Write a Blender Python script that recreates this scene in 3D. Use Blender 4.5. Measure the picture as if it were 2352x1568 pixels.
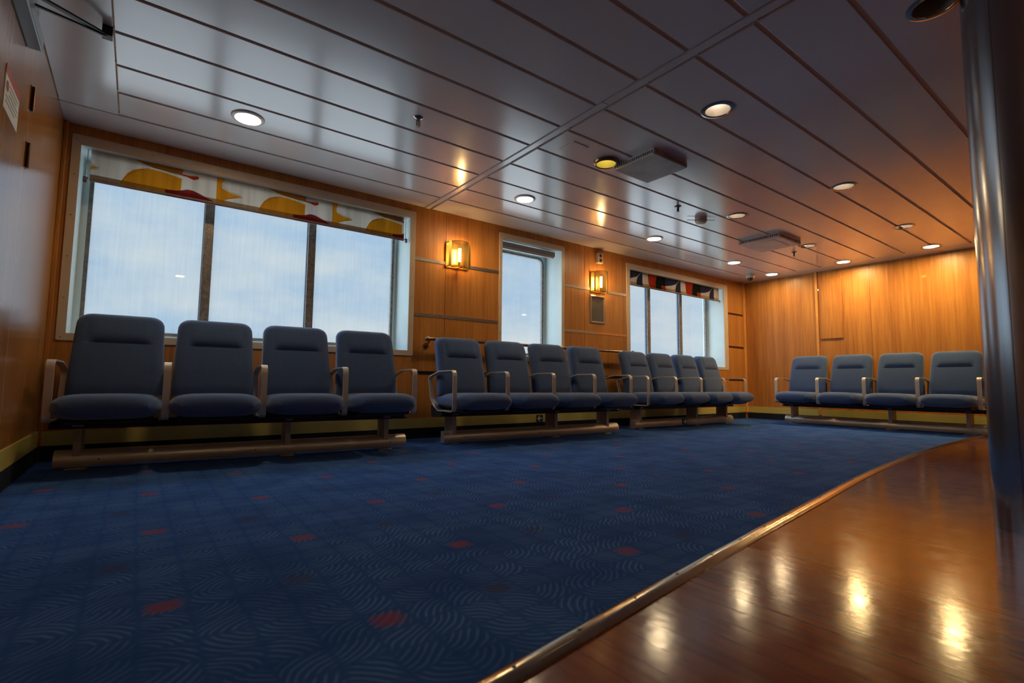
import bpy, bmesh, math, random
from mathutils import Vector, Matrix
random.seed(7)
PI = math.pi
for o in list(bpy.data.objects): bpy.data.objects.remove(o)
SC = bpy.context.scene; COL = SC.collection

# ------------------------------------------------------------ camera, world, exposure
CZ = 0.48
R_ = Vector((0.80161139, -0.59774857, 0.01076242)); U_ = Vector((-0.05807039, -0.05993323, 0.99651184)); F_ = Vector((0.59501849, 0.79944022, 0.08275465))
cam = bpy.data.cameras.new('camera'); co = bpy.data.objects.new('camera', cam); COL.objects.link(co)
m = Matrix((R_, U_, -F_)).transposed().to_4x4(); m.translation = Vector((0, 0, CZ)); co.matrix_world = m
cam.sensor_width = 36; cam.lens = 36 * 1156.05 / 2352; cam.clip_start = 0.02; cam.clip_end = 500
cam.dof.use_dof = True; cam.dof.focus_distance = 4.6; cam.dof.aperture_fstop = 3.2
SC.camera = co
SC.view_settings.view_transform = 'Standard'; SC.view_settings.look = 'None'
SC.view_settings.gamma = 1; SC.view_settings.use_curve_mapping = False
SC.view_settings.exposure = 0.08

L_FLUSH = 130.0; L_REC = 200.0; L_BULB = 220.0; SKY = 0.84; ZEN = 5.0; SIDE_LIFT = 2.2; SEA = 2.1

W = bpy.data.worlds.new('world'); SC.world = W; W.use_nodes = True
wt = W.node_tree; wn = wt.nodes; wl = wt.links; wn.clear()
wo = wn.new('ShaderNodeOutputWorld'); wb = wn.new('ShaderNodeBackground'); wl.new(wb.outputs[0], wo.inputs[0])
tc = wn.new('ShaderNodeTexCoord'); mp = wn.new('ShaderNodeMapping'); mp.inputs['Scale'].default_value = (1, 1, 2.6)
wl.new(tc.outputs['Generated'], mp.inputs[0])
nz = wn.new('ShaderNodeTexNoise'); nz.inputs['Scale'].default_value = 4.2; nz.inputs['Detail'].default_value = 6; nz.inputs['Roughness'].default_value = .55
wl.new(mp.outputs[0], nz.inputs[0])
cr = wn.new('ShaderNodeValToRGB'); wl.new(nz.outputs[0], cr.inputs[0])
cr.color_ramp.elements[0].position = .38; cr.color_ramp.elements[0].color = (.56, .71, .88, 1)
cr.color_ramp.elements[1].position = .68; cr.color_ramp.elements[1].color = (1.0, .95, .88, 1)
sp = wn.new('ShaderNodeSeparateXYZ'); wl.new(tc.outputs['Generated'], sp.inputs[0])
mr = wn.new('ShaderNodeMapRange'); mr.inputs[1].default_value = -.03; mr.inputs[2].default_value = .45; wl.new(sp.outputs[2], mr.inputs[0])
c2 = wn.new('ShaderNodeValToRGB'); wl.new(mr.outputs[0], c2.inputs[0])
e = c2.color_ramp.elements; e[0].position = 0; e[0].color = (.86, .93, .97, 1); e[1].position = 1; e[1].color = (.62, .80, .98, 1)
mx = wn.new('ShaderNodeMixRGB'); mx.blend_type = 'MULTIPLY'; mx.inputs[0].default_value = .8
wl.new(cr.outputs[0], mx.inputs[1]); wl.new(c2.outputs[0], mx.inputs[2])
# grey-blue sea below the horizon
gt = wn.new('ShaderNodeMath'); gt.operation = 'LESS_THAN'; gt.inputs[1].default_value = -.005; wl.new(sp.outputs[2], gt.inputs[0])
ms = wn.new('ShaderNodeMixRGB'); wl.new(gt.outputs[0], ms.inputs[0]); wl.new(mx.outputs[0], ms.inputs[1]); ms.inputs[2].default_value = (.80, .88, .95, 1)
# unseen overcast zenith, -x side and sea brightened to light the room
def wm(op, a, b):
    q = wn.new('ShaderNodeMath'); q.operation = op
    for i, v in enumerate((a, b)):
        if isinstance(v, (int, float)): q.inputs[i].default_value = v
        else: wl.new(v, q.inputs[i])
    return q.outputs[0]
def wmr(src, a, b, c, d):
    q = wn.new('ShaderNodeMapRange'); q.interpolation_type = 'SMOOTHSTEP'; wl.new(src, q.inputs[0])
    for i, v in enumerate((a, b, c, d)): q.inputs[i + 1].default_value = v
    return q.outputs[0]
stg = wm('MULTIPLY', wm('MULTIPLY', wmr(sp.outputs[2], .35, .60, 1.0, ZEN), wmr(sp.outputs[0], -.05, -.75, 1.0, SIDE_LIFT)), wmr(sp.outputs[2], -.06, -.22, .9, SEA))
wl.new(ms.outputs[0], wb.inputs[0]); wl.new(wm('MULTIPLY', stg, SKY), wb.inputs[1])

# ------------------------------------------------------------ materials
def nm(name):
    m = bpy.data.materials.new(name); m.use_nodes = True; t = m.node_tree; t.nodes.clear()
    o = t.nodes.new('ShaderNodeOutputMaterial'); return m, t, t.nodes, t.links, o
def mat(name, col, rough=.5, metal=0, var=.0, scale=30, bump=0, bscale=200, stretch=(1, 1, 1), emit=0, coat=0, spec=.5, crough=.1):
    m, t, n, l, o = nm(name)
    p = n.new('ShaderNodeBsdfPrincipled'); l.new(p.outputs[0], o.inputs[0])
    p.inputs['Base Color'].default_value = (*col, 1); p.inputs['Roughness'].default_value = rough
    p.inputs['Metallic'].default_value = metal; p.inputs['Coat Weight'].default_value = coat; p.inputs['Coat Roughness'].default_value = crough
    p.inputs['Specular IOR Level'].default_value = spec
    if emit: p.inputs['Emission Color'].default_value = (*col, 1); p.inputs['Emission Strength'].default_value = emit
    g = n.new('ShaderNodeTexCoord'); mp = n.new('ShaderNodeMapping'); mp.inputs['Scale'].default_value = stretch; l.new(g.outputs['Object'], mp.inputs[0])
    z = n.new('ShaderNodeTexNoise'); z.inputs['Scale'].default_value = scale; z.inputs['Detail'].default_value = 4; l.new(mp.outputs[0], z.inputs[0])
    if var:
        r = n.new('ShaderNodeValToRGB'); l.new(z.outputs[0], r.inputs[0])
        r.color_ramp.elements[0].position = .3; r.color_ramp.elements[1].position = .7
        r.color_ramp.elements[0].color = (*[max(0, c * (1 - var)) for c in col], 1); r.color_ramp.elements[1].color = (*[min(1, c * (1 + var)) for c in col], 1)
        l.new(r.outputs[0], p.inputs['Base Color'])
    if bump:
        z2 = n.new('ShaderNodeTexNoise'); z2.inputs['Scale'].default_value = bscale; z2.inputs['Detail'].default_value = 3; l.new(mp.outputs[0], z2.inputs[0])
        b = n.new('ShaderNodeBump'); b.inputs['Strength'].default_value = bump; b.inputs['Distance'].default_value = .01; l.new(z2.outputs[0], b.inputs['Height']); l.new(b.outputs[0], p.inputs['Normal'])
    return m
def mathn(n, l, op, a, b=None, c=None):
    q = n.new('ShaderNodeMath'); q.operation = op
    for i, v in enumerate((a, b, c)):
        if v is None: continue
        if isinstance(v, (int, float)): q.inputs[i].default_value = v
        else: l.new(v, q.inputs[i])
    return q.outputs[0]

def wood_wall(name='cherry_veneer', k=1.0, rough=.36, spec=.33):
    m, t, n, l, o = nm(name)
    p = n.new('ShaderNodeBsdfPrincipled'); l.new(p.outputs[0], o.inputs[0])
    g = n.new('ShaderNodeNewGeometry'); mp = n.new('ShaderNodeMapping'); mp.inputs['Scale'].default_value = (1, 1, .045); l.new(g.outputs['Position'], mp.inputs[0])
    z = n.new('ShaderNodeTexNoise'); z.inputs['Scale'].default_value = 42; z.inputs['Detail'].default_value = 6; z.inputs['Roughness'].default_value = .6; l.new(mp.outputs[0], z.inputs[0])
    z2 = n.new('ShaderNodeTexNoise'); z2.inputs['Scale'].default_value = 9; z2.inputs['Detail'].default_value = 3; l.new(mp.outputs[0], z2.inputs[0])
    a = mathn(n, l, 'ADD', mathn(n, l, 'MULTIPLY', z.outputs[0], .6), mathn(n, l, 'MULTIPLY', z2.outputs[0], .4))
    r = n.new('ShaderNodeValToRGB'); l.new(a, r.inputs[0]); e = r.color_ramp.elements
    e[0].position = .36; e[0].color = (.36, .130, .028, 1); e[1].position = .64; e[1].color = (.57, .248, .058, 1)
    x = e.new(.5); x.color = (.47, .190, .042, 1)
    l.new(r.outputs[0], p.inputs['Base Color'])
    p.inputs['Roughness'].default_value = rough; p.inputs['Specular IOR Level'].default_value = spec
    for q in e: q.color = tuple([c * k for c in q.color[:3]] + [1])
    b = n.new('ShaderNodeBump'); b.inputs['Strength'].default_value = .03; b.inputs['Distance'].default_value = .003; l.new(z.outputs[0], b.inputs['Height']); l.new(b.outputs[0], p.inputs['Normal'])
    return m
def wood_floor():
    m, t, n, l, o = nm('varnished_planks')
    p = n.new('ShaderNodeBsdfPrincipled'); l.new(p.outputs[0], o.inputs[0])
    g = n.new('ShaderNodeNewGeometry'); s = n.new('ShaderNodeSeparateXYZ'); l.new(g.outputs['Position'], s.inputs[0])
    u = mathn(n, l, 'DIVIDE', s.outputs[0], .065); fr = mathn(n, l, 'FRACT', mathn(n, l, 'ADD', u, 20.19)); idx = mathn(n, l, 'FLOOR', mathn(n, l, 'ADD', u, 20.19))
    wnz = n.new('ShaderNodeTexWhiteNoise'); wnz.noise_dimensions = '1D'; l.new(idx, wnz.inputs['W'])
    mp = n.new('ShaderNodeMapping'); mp.inputs['Scale'].default_value = (1, .08, 1); l.new(g.outputs['Position'], mp.inputs[0])
    z = n.new('ShaderNodeTexNoise'); z.inputs['Scale'].default_value = 40; z.inputs['Detail'].default_value = 6; l.new(mp.outputs[0], z.inputs[0])
    v = mathn(n, l, 'ADD', mathn(n, l, 'MULTIPLY', z.outputs[0], .7), mathn(n, l, 'MULTIPLY', wnz.outputs[0], .3))
    r = n.new('ShaderNodeValToRGB'); l.new(v, r.inputs[0]); e = r.color_ramp.elements
    e[0].position = .25; e[0].color = (.11, .022, .004, 1); e[1].position = .8; e[1].color = (.26, .066, .009, 1)
    seam = mathn(n, l, 'LESS_THAN', mathn(n, l, 'ABSOLUTE', mathn(n, l, 'SUBTRACT', fr, .5)), mathn(n, l, 'ADD', mathn(n, l, 'MULTIPLY', mathn(n, l, 'GREATER_THAN', wnz.outputs[0], .72), .045), .012))
    mxx = n.new('ShaderNodeMixRGB'); l.new(seam, mxx.inputs[0]); l.new(r.outputs[0], mxx.inputs[1]); mxx.inputs[2].default_value = (.05, .014, .006, 1)
    l.new(mxx.outputs[0], p.inputs['Base Color'])
    zr = n.new('ShaderNodeTexNoise'); zr.inputs['Scale'].default_value = 14; zr.inputs['Detail'].default_value = 6; l.new(g.outputs['Position'], zr.inputs[0])
    mr = n.new('ShaderNodeMapRange'); l.new(zr.outputs[0], mr.inputs[0]); mr.inputs[1].default_value = .3; mr.inputs[2].default_value = .75; mr.inputs[3].default_value = .11; mr.inputs[4].default_value = .19
    l.new(mr.outputs[0], p.inputs['Roughness'])
    zb = n.new('ShaderNodeTexNoise'); zb.inputs['Scale'].default_value = 130; zb.inputs['Detail'].default_value = 2; l.new(g.outputs['Position'], zb.inputs[0])
    zb2 = n.new('ShaderNodeTexNoise'); zb2.inputs['Scale'].default_value = 55; zb2.inputs['Detail'].default_value = 2
    mpc = n.new('ShaderNodeMapping'); mpc.inputs['Scale'].default_value = (1, .7, 1); l.new(g.outputs['Position'], mpc.inputs[0]); l.new(mpc.outputs[0], zb2.inputs[0])
    hgt = mathn(n, l, 'ADD', mathn(n, l, 'MULTIPLY', zb.outputs[0], .02), mathn(n, l, 'ADD', mathn(n, l, 'MULTIPLY', zb2.outputs[0], .15), mathn(n, l, 'MULTIPLY', seam, -.25)))
    b = n.new('ShaderNodeBump'); b.inputs['Strength'].default_value = .35; b.inputs['Distance'].default_value = .004; l.new(hgt, b.inputs['Height']); l.new(b.outputs[0], p.inputs['Normal'])
    p.inputs['Specular IOR Level'].default_value = .40
    return m
def carpet():
    m, t, n, l, o = nm('patterned_blue_carpet')
    p = n.new('ShaderNodeBsdfPrincipled'); l.new(p.outputs[0], o.inputs[0]); p.inputs['Roughness'].default_value = .95; p.inputs['Specular IOR Level'].default_value = .1
    p.inputs['Sheen Weight'].default_value = .12; p.inputs['Sheen Roughness'].default_value = .4; p.inputs['Sheen Tint'].default_value = (.15, .35, 1, 1)
    g = n.new('ShaderNodeNewGeometry')
    wz = n.new('ShaderNodeTexNoise'); wz.inputs['Scale'].default_value = 9; wz.inputs['Detail'].default_value = 2; l.new(g.outputs['Position'], wz.inputs[0])
    v1 = n.new('ShaderNodeVectorMath'); v1.operation = 'SUBTRACT'; l.new(wz.outputs[1], v1.inputs[0]); v1.inputs[1].default_value = (.5, .5, .5)
    v2 = n.new('ShaderNodeVectorMath'); v2.operation = 'SCALE'; l.new(v1.outputs[0], v2.inputs[0]); v2.inputs['Scale'].default_value = .034
    fz = n.new('ShaderNodeTexNoise'); fz.inputs['Scale'].default_value = 160; fz.inputs['Detail'].default_value = 1; l.new(g.outputs['Position'], fz.inputs[0])
    f1 = n.new('ShaderNodeVectorMath'); f1.operation = 'SUBTRACT'; l.new(fz.outputs[1], f1.inputs[0]); f1.inputs[1].default_value = (.5, .5, .5)
    f2 = n.new('ShaderNodeVectorMath'); f2.operation = 'SCALE'; l.new(f1.outputs[0], f2.inputs[0]); f2.inputs['Scale'].default_value = .008
    v3 = n.new('ShaderNodeVectorMath'); v3.operation = 'ADD'; l.new(g.outputs['Position'], v3.inputs[0]); l.new(v2.outputs[0], v3.inputs[1])
    v4 = n.new('ShaderNodeVectorMath'); v4.operation = 'ADD'; l.new(g.outputs['Position'], v4.inputs[0]); l.new(f2.outputs[0], v4.inputs[1])
    def cells(vec, x0, y0, cw, ch):
        s = n.new('ShaderNodeSeparateXYZ'); l.new(vec, s.inputs[0])
        u = mathn(n, l, 'DIVIDE', mathn(n, l, 'SUBTRACT', s.outputs[0], x0), cw); v = mathn(n, l, 'DIVIDE', mathn(n, l, 'SUBTRACT', s.outputs[1], y0), ch)
        return mathn(n, l, 'FLOOR', u), mathn(n, l, 'FLOOR', v), mathn(n, l, 'FRACT', u), mathn(n, l, 'FRACT', v)
    iu, iv, fu, fv = cells(v3.outputs[0], .0294, 1.289, .0912, .082)
    cb = n.new('ShaderNodeCombineXYZ'); l.new(iu, cb.inputs[0]); l.new(iv, cb.inputs[1])
    wn_ = n.new('ShaderNodeTexWhiteNoise'); wn_.noise_dimensions = '3D'; l.new(cb.outputs[0], wn_.inputs['Vector'])
    sc = n.new('ShaderNodeSeparateColor'); l.new(wn_.outputs['Color'], sc.inputs[0])
    cx = mathn(n, l, 'SUBTRACT', mathn(n, l, 'MULTIPLY', mathn(n, l, 'ROUND', sc.outputs[0]), 1.6), .3)
    cy = mathn(n, l, 'SUBTRACT', mathn(n, l, 'MULTIPLY', mathn(n, l, 'ROUND', sc.outputs[1]), 1.6), .3)
    dx = mathn(n, l, 'SUBTRACT', fu, cx); dy = mathn(n, l, 'SUBTRACT', fv, cy)
    d = mathn(n, l, 'SQRT', mathn(n, l, 'ADD', mathn(n, l, 'MULTIPLY', dx, dx), mathn(n, l, 'MULTIPLY', dy, dy)))
    ring = mathn(n, l, 'SINE', mathn(n, l, 'MULTIPLY', d, 2 * PI * 5.6))
    rm = n.new('ShaderNodeMapRange'); rm.interpolation_type = 'SMOOTHSTEP'; l.new(ring, rm.inputs[0]); rm.inputs[1].default_value = .1; rm.inputs[2].default_value = .9
    # fade the lines out away from the middle of each cell so they read as separate fans
    ed = mathn(n, l, 'MULTIPLY', mathn(n, l, 'SINE', mathn(n, l, 'MULTIPLY', fu, PI)), mathn(n, l, 'SINE', mathn(n, l, 'MULTIPLY', fv, PI)))
    er = n.new('ShaderNodeMapRange'); l.new(ed, er.inputs[0]); er.inputs[1].default_value = .0; er.inputs[2].default_value = .28
    pat = n.new('ShaderNodeTexNoise'); pat.inputs['Scale'].default_value = 5; pat.inputs['Detail'].default_value = 2; l.new(g.outputs['Position'], pat.inputs[0])
    pm = n.new('ShaderNodeMapRange'); l.new(pat.outputs[0], pm.inputs[0]); pm.inputs[1].default_value = .35; pm.inputs[2].default_value = .65; pm.inputs[3].default_value = .35; pm.inputs[4].default_value = 1
    line = mathn(n, l, 'MULTIPLY', mathn(n, l, 'MULTIPLY', rm.outputs[0], er.outputs[0]), pm.outputs[0])
    br = n.new('ShaderNodeValToRGB'); l.new(pat.outputs[0], br.inputs[0]); e = br.color_ramp.elements
    e[0].position = .35; e[0].color = (.015, .066, .250, 1); e[1].position = .68; e[1].color = (.028, .096, .325, 1)
    m1 = n.new('ShaderNodeMixRGB'); l.new(line, m1.inputs[0]); l.new(br.outputs[0], m1.inputs[1]); m1.inputs[2].default_value = (.095, .19, .44, 1)
    # coloured tufts on a wide lattice
    ju, jv, gu, gv = cells(v4.outputs[0], .0294, 1.289, .0912, .082)
    def modn(a, b): return mathn(n, l, 'FLOORED_MODULO', a, b)
    def eq(a, b): return mathn(n, l, 'COMPARE', a, b, .1)
    mu = modn(ju, 8); mv = modn(jv, 8)
    red = mathn(n, l, 'MAXIMUM', mathn(n, l, 'MULTIPLY', eq(mu, 0), eq(mv, 0)), mathn(n, l, 'MULTIPLY', eq(mu, 4), eq(mv, 4)))
    brn = mathn(n, l, 'MAXIMUM', mathn(n, l, 'MULTIPLY', eq(mu, 3), eq(mv, 0)), mathn(n, l, 'MULTIPLY', eq(mu, 7), eq(mv, 4)))
    def soft(f):
        q = n.new('ShaderNodeMapRange'); q.interpolation_type = 'SMOOTHSTEP'; l.new(mathn(n, l, 'SUBTRACT', .5, mathn(n, l, 'ABSOLUTE', mathn(n, l, 'SUBTRACT', f, .5))), q.inputs[0]); q.inputs[1].default_value = .03; q.inputs[2].default_value = .34; return q.outputs[0]
    sq = mathn(n, l, 'MULTIPLY', soft(gu), soft(gv))
    tf0 = n.new('ShaderNodeMapRange'); l.new(fz.outputs[0], tf0.inputs[0]); tf0.inputs[1].default_value = .3; tf0.inputs[2].default_value = .62; tf0.inputs[3].default_value = .30; tf0.inputs[4].default_value = .85
    class TF: pass
    tf = TF(); tf.outputs = [mathn(n, l, 'MULTIPLY', tf0.outputs[0], sq)]
    m2 = n.new('ShaderNodeMixRGB'); l.new(mathn(n, l, 'MULTIPLY', red, tf.outputs[0]), m2.inputs[0]); l.new(m1.outputs[0], m2.inputs[1]); m2.inputs[2].default_value = (.30, .050, .040, 1)
    m3 = n.new('ShaderNodeMixRGB'); l.new(mathn(n, l, 'MULTIPLY', brn, mathn(n, l, 'MULTIPLY', tf.outputs[0], .8)), m3.inputs[0]); l.new(m2.outputs[0], m3.inputs[1]); m3.inputs[2].default_value = (.055, .040, .060, 1)
    l.new(m3.outputs[0], p.inputs['Base Color'])
    bz = n.new('ShaderNodeTexNoise'); bz.inputs['Scale'].default_value = 420; bz.inputs['Detail'].default_value = 2; l.new(g.outputs['Position'], bz.inputs[0])
    b = n.new('ShaderNodeBump'); b.inputs['Strength'].default_value = .5; b.inputs['Distance'].default_value = .004; l.new(bz.outputs[0], b.inputs['Height']); l.new(b.outputs[0], p.inputs['Normal'])
    return m
def glass_mat():
    m, t, n, l, o = nm('salt_stained_glass')
    tr = n.new('ShaderNodeBsdfTransparent'); tr.inputs[0].default_value = (.93, .96, .97, 1)
    gl = n.new('ShaderNodeBsdfGlossy'); gl.inputs['Roughness'].default_value = .02
    lw = n.new('ShaderNodeLayerWeight'); lw.inputs[0].default_value = .5   # Schlick reflectance of a thin pane, the same from both sides
    fr = mathn(n, l, 'ADD', mathn(n, l, 'MULTIPLY', mathn(n, l, 'POWER', lw.outputs['Facing'], 5), .9), .022)
    a = n.new('ShaderNodeMixShader'); l.new(fr, a.inputs[0]); l.new(tr.outputs[0], a.inputs[1]); l.new(gl.outputs[0], a.inputs[2])
    g = n.new('ShaderNodeNewGeometry'); mp = n.new('ShaderNodeMapping'); mp.inputs['Scale'].default_value = (1, 1, .05); l.new(g.outputs['Position'], mp.inputs[0])
    z = n.new('ShaderNodeTexNoise'); z.inputs['Scale'].default_value = 70; z.inputs['Detail'].default_value = 5; l.new(mp.outputs[0], z.inputs[0])
    mr = n.new('ShaderNodeMapRange'); l.new(z.outputs[0], mr.inputs[0]); mr.inputs[1].default_value = .35; mr.inputs[2].default_value = .75; mr.inputs[3].default_value = .04; mr.inputs[4].default_value = .075
    tl = n.new('ShaderNodeBsdfTranslucent'); tl.inputs[0].default_value = (.85, .85, .82, 1)
    b = n.new('ShaderNodeMixShader'); l.new(mr.outputs[0], b.inputs[0]); l.new(a.outputs[0], b.inputs[1]); l.new(tl.outputs[0], b.inputs[2])
    l.new(b.outputs[0], o.inputs[0]); return m
def emit(name, col, s):
    m, t, n, l, o = nm(name); e = n.new('ShaderNodeEmission'); e.inputs[0].default_value = (*col, 1); e.inputs[1].default_value = s; l.new(e.outputs[0], o.inputs[0]); return m
def fabric(name, c1, c2):
    m, t, n, l, o = nm(name)
    p = n.new('ShaderNodeBsdfPrincipled'); l.new(p.outputs[0], o.inputs[0]); p.inputs['Roughness'].default_value = .9; p.inputs['Specular IOR Level'].default_value = .15
    p.inputs['Sheen Weight'].default_value = .3; p.inputs['Sheen Roughness'].default_value = .5
    g = n.new('ShaderNodeTexCoord')
    ws = []
    for k, sc_ in ((0, (1, .02, .02)), (1, (.02, .02, 1))):
        mp = n.new('ShaderNodeMapping'); mp.inputs['Scale'].default_value = sc_; l.new(g.outputs['Object'], mp.inputs[0])
        z = n.new('ShaderNodeTexNoise'); z.inputs['Scale'].default_value = 750; z.inputs['Detail'].default_value = 2; l.new(mp.outputs[0], z.inputs[0]); ws.append(z.outputs[0])
    a = mathn(n, l, 'MULTIPLY', mathn(n, l, 'ADD', ws[0], ws[1]), .5)
    r = n.new('ShaderNodeValToRGB'); l.new(a, r.inputs[0]); r.color_ramp.elements[0].position = .38; r.color_ramp.elements[1].position = .62
    r.color_ramp.elements[0].color = (*c1, 1); r.color_ramp.elements[1].color = (*c2, 1); l.new(r.outputs[0], p.inputs['Base Color'])
    b = n.new('ShaderNodeBump'); b.inputs['Strength'].default_value = .25; b.inputs['Distance'].default_value = .002; l.new(a, b.inputs['Height']); l.new(b.outputs[0], p.inputs['Normal'])
    return m
def cloth(name, col, tr=.62):
    m, t, n, l, o = nm(name)
    d = n.new('ShaderNodeBsdfDiffuse'); d.inputs[0].default_value = (*col, 1); s = n.new('ShaderNodeBsdfTranslucent'); s.inputs[0].default_value = (*col, 1)
    g = n.new('ShaderNodeTexCoord'); mp = n.new('ShaderNodeMapping'); mp.inputs['Scale'].default_value = (1, 1, .08); l.new(g.outputs['Object'], mp.inputs[0])
    z = n.new('ShaderNodeTexNoise'); z.inputs['Scale'].default_value = 25; l.new(mp.outputs[0], z.inputs[0])
    r = n.new('ShaderNodeValToRGB'); l.new(z.outputs[0], r.inputs[0]); r.color_ramp.elements[0].position = .35; r.color_ramp.elements[1].position = .6
    r.color_ramp.elements[0].color = (*[c * .86 for c in col], 1); r.color_ramp.elements[1].color = (*col, 1)
    l.new(r.outputs[0], d.inputs[0]); l.new(r.outputs[0], s.inputs[0])
    x = n.new('ShaderNodeMixShader'); x.inputs[0].default_value = tr; l.new(d.outputs[0], x.inputs[1]); l.new(s.outputs[0], x.inputs[2]); l.new(x.outputs[0], o.inputs[0]); return m
def perforated(name):
    m, t, n, l, o = nm(name)
    p = n.new('ShaderNodeBsdfPrincipled'); p.inputs['Base Color'].default_value = (.13, .075, .018, 1); p.inputs['Metallic'].default_value = .8; p.inputs['Roughness'].default_value = .4
    tl = n.new('ShaderNodeBsdfTranslucent'); tl.inputs[0].default_value = (.95, .62, .18, 1)
    mA = n.new('ShaderNodeMixShader'); mA.inputs[0].default_value = .012; l.new(p.outputs[0], mA.inputs[1]); l.new(tl.outputs[0], mA.inputs[2])
    g = n.new('ShaderNodeTexCoord'); s = n.new('ShaderNodeSeparateXYZ'); l.new(g.outputs['Object'], s.inputs[0])
    a = mathn(n, l, 'SINE', mathn(n, l, 'MULTIPLY', s.outputs[0], 2 * PI / .0035)); b = mathn(n, l, 'SINE', mathn(n, l, 'MULTIPLY', s.outputs[2], 2 * PI / .0035))
    h = mathn(n, l, 'GREATER_THAN', mathn(n, l, 'MULTIPLY', a, b), .2)
    tr = n.new('ShaderNodeBsdfTransparent'); mB = n.new('ShaderNodeMixShader'); l.new(h, mB.inputs[0]); l.new(mA.outputs[0], mB.inputs[1]); l.new(tr.outputs[0], mB.inputs[2])
    l.new(mB.outputs[0], o.inputs[0]); return m

M = {}
M['wall'] = wood_wall(); M['walldoor'] = wood_wall('shaded_satin_laminate', .75, .24, .85); M['wfloor'] = wood_floor(); M['carpet'] = carpet(); M['glass'] = glass_mat()  # door wall: same veneer, its dimmer light darkened into the colour
M['ceil'] = mat('painted_metal_panel', (.62, .59, .60), .22, 0, .03, 3, .035, 4, spec=.8, coat=.8, crough=.16)
M['gap'] = mat('ceiling_gap_brown', (.62, .47, .35), .6)
M['trim'] = mat('beige_painted_trim', (.62, .50, .36), .35, 0, .04, 8)
M['reveal'] = mat('pale_painted_reveal', (.66, .76, .76), .3, 0, .04, 5)
M['sash'] = mat('weathered_sash', (.20, .17, .15), .45, .3, .35, 40)
M['seal'] = mat('dark_seal', (.03, .04, .06), .6)
M['fin'] = mat('outer_fin', (.10, .14, .24), .4, .2)
M['steel'] = mat('screw_steel', (.35, .30, .25), .35, .9)
M['brass'] = mat('brushed_brass_kick', (.70, .60, .17), .34, .30, .12, 3, stretch=(1, 1, .3))
M['upstand'] = mat('dark_carpet_upstand', (.018, .022, .034), .95, 0, .4, 200, spec=.1)
M['strip'] = mat('aluminium_strip', (.34, .29, .26), .3, .8, .10, 60)
M['stripold'] = mat('bare_strip_wood', (.66, .24, .06), .5, 0, .1, 30)
M['black'] = mat('black_strip', (.015, .013, .013), .4)
M['chairfab'] = fabric('blue_chair_weave', (.046, .086, .198), (.062, .110, .240))
M['shell'] = mat('black_plastic', (.012, .013, .017), .5)
M['arm'] = mat('champagne_enamel', (.66, .58, .50), .36, .3, .04, 20)
M['post'] = mat('taupe_enamel', (.42, .33, .27), .38, .3, .05, 20)
M['beam'] = mat('brushed_metal_beam', (.50, .43, .37), .34, .5, .12, 8, stretch=(.2, 1, 1))
M['emit'] = emit('lit_diffuser', (1, .74, .42), L_FLUSH)
M['emitend'] = emit('lit_lamp_end_wall', (1, .70, .30), L_FLUSH * 2.4)
M['off'] = mat('unlit_lamp', (.25, .24, .22), .4)
M['emit2'] = emit('lit_lamp_cool', (.98, .92, .88), 45.0)
M['emit3'] = emit('lit_lamp_yellow', (1, .86, .50), 12.0)
M['refl'] = mat('cream_reflector', (.30, .25, .19), .4, .3)
M['reflb'] = mat('brass_reflector', (.72, .66, .28), .3, .5)
M['rim'] = mat('white_rim', (.90, .84, .74), .4)
M['rimc'] = mat('chrome_rim', (.35, .32, .30), .15, .95)
M['rimb'] = mat('brass_rim', (.28, .17, .08), .2, .95)
M['steelcol'] = mat('brushed_stainless', (.38, .38, .40), .21, 1.0, .10, 6, .02, 60, stretch=(1, 1, .08))
M['edge'] = mat('satin_brass_edging', (.42, .34, .25), .17, .95, .10, 20, .03, 60)
M['pgreen'] = mat('dark_green_sign', (.010, .035, .022), .4)
M['white'] = mat('sign_white', (.75, .76, .72), .5)
M['grille'] = mat('grille_grey', (.62, .58, .56), .4, .2, .15, 6)
M['grilled'] = mat('grille_dark', (.26, .23, .21), .5)
M['plastic'] = mat('cream_plastic', (.62, .53, .42), .4)
M['dome'] = mat('smoked_dome', (.03, .025, .02), .08, 0)
M['door'] = M['wall']
M['closer'] = mat('grey_closer', (.16, .16, .17), .35, .6)
M['darkarm'] = mat('dark_arm', (.025, .022, .02), .4, .5)
M['hinge'] = mat('bronze_hinge', (.10, .045, .022), .35, .8)
M['rail'] = mat('bronze_rail', (.42, .30, .23), .18, .95)
M['frame'] = mat('champagne_snap_frame', (.66, .54, .38), .3, .6)
M['board'] = mat('grey_backing', (.105, .085, .07), .6)
M['sconce'] = mat('gilt_metal', (.50, .32, .07), .32, .9)
M['perf'] = perforated('perforated_brass')
M['bulb'] = emit('lit_bulb', (1, .62, .24), L_BULB)
M['bulbw'] = emit('lit_bulb_back', (1, .60, .18), 3)
M['postwood'] = mat('orange_wood_post', (.68, .30, .07), .4, 0, .1, 10)
M['redp'] = mat('sign_red', (.42, .03, .04), .5)
M['greyp'] = mat('sign_grey', (.28, .26, .26), .5)
M['bwhite'] = cloth('blind_white', (.74, .71, .66)); M['byel'] = cloth('blind_yellow', (.92, .44, .03)); M['bor'] = cloth('blind_orange', (.60, .25, .03))
M['bred'] = cloth('blind_red', (.65, .07, .03)); M['bmar'] = cloth('blind_maroon', (.36, .045, .06)); M['bhem'] = cloth('blind_hem', (.36, .28, .22), .3)
M['bline'] = cloth('blind_line', (.06, .05, .04), .1); M['bnavy'] = cloth('blind_navy', (.05, .055, .11), .3); M['bgreen'] = cloth('blind_dark_green', (.018, .022, .018), .2)
M['bcream'] = cloth('blind_cream', (.75, .62, .48)); M['bhem2'] = cloth('blind_hem_tan', (.50, .36, .23), .3)
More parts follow.
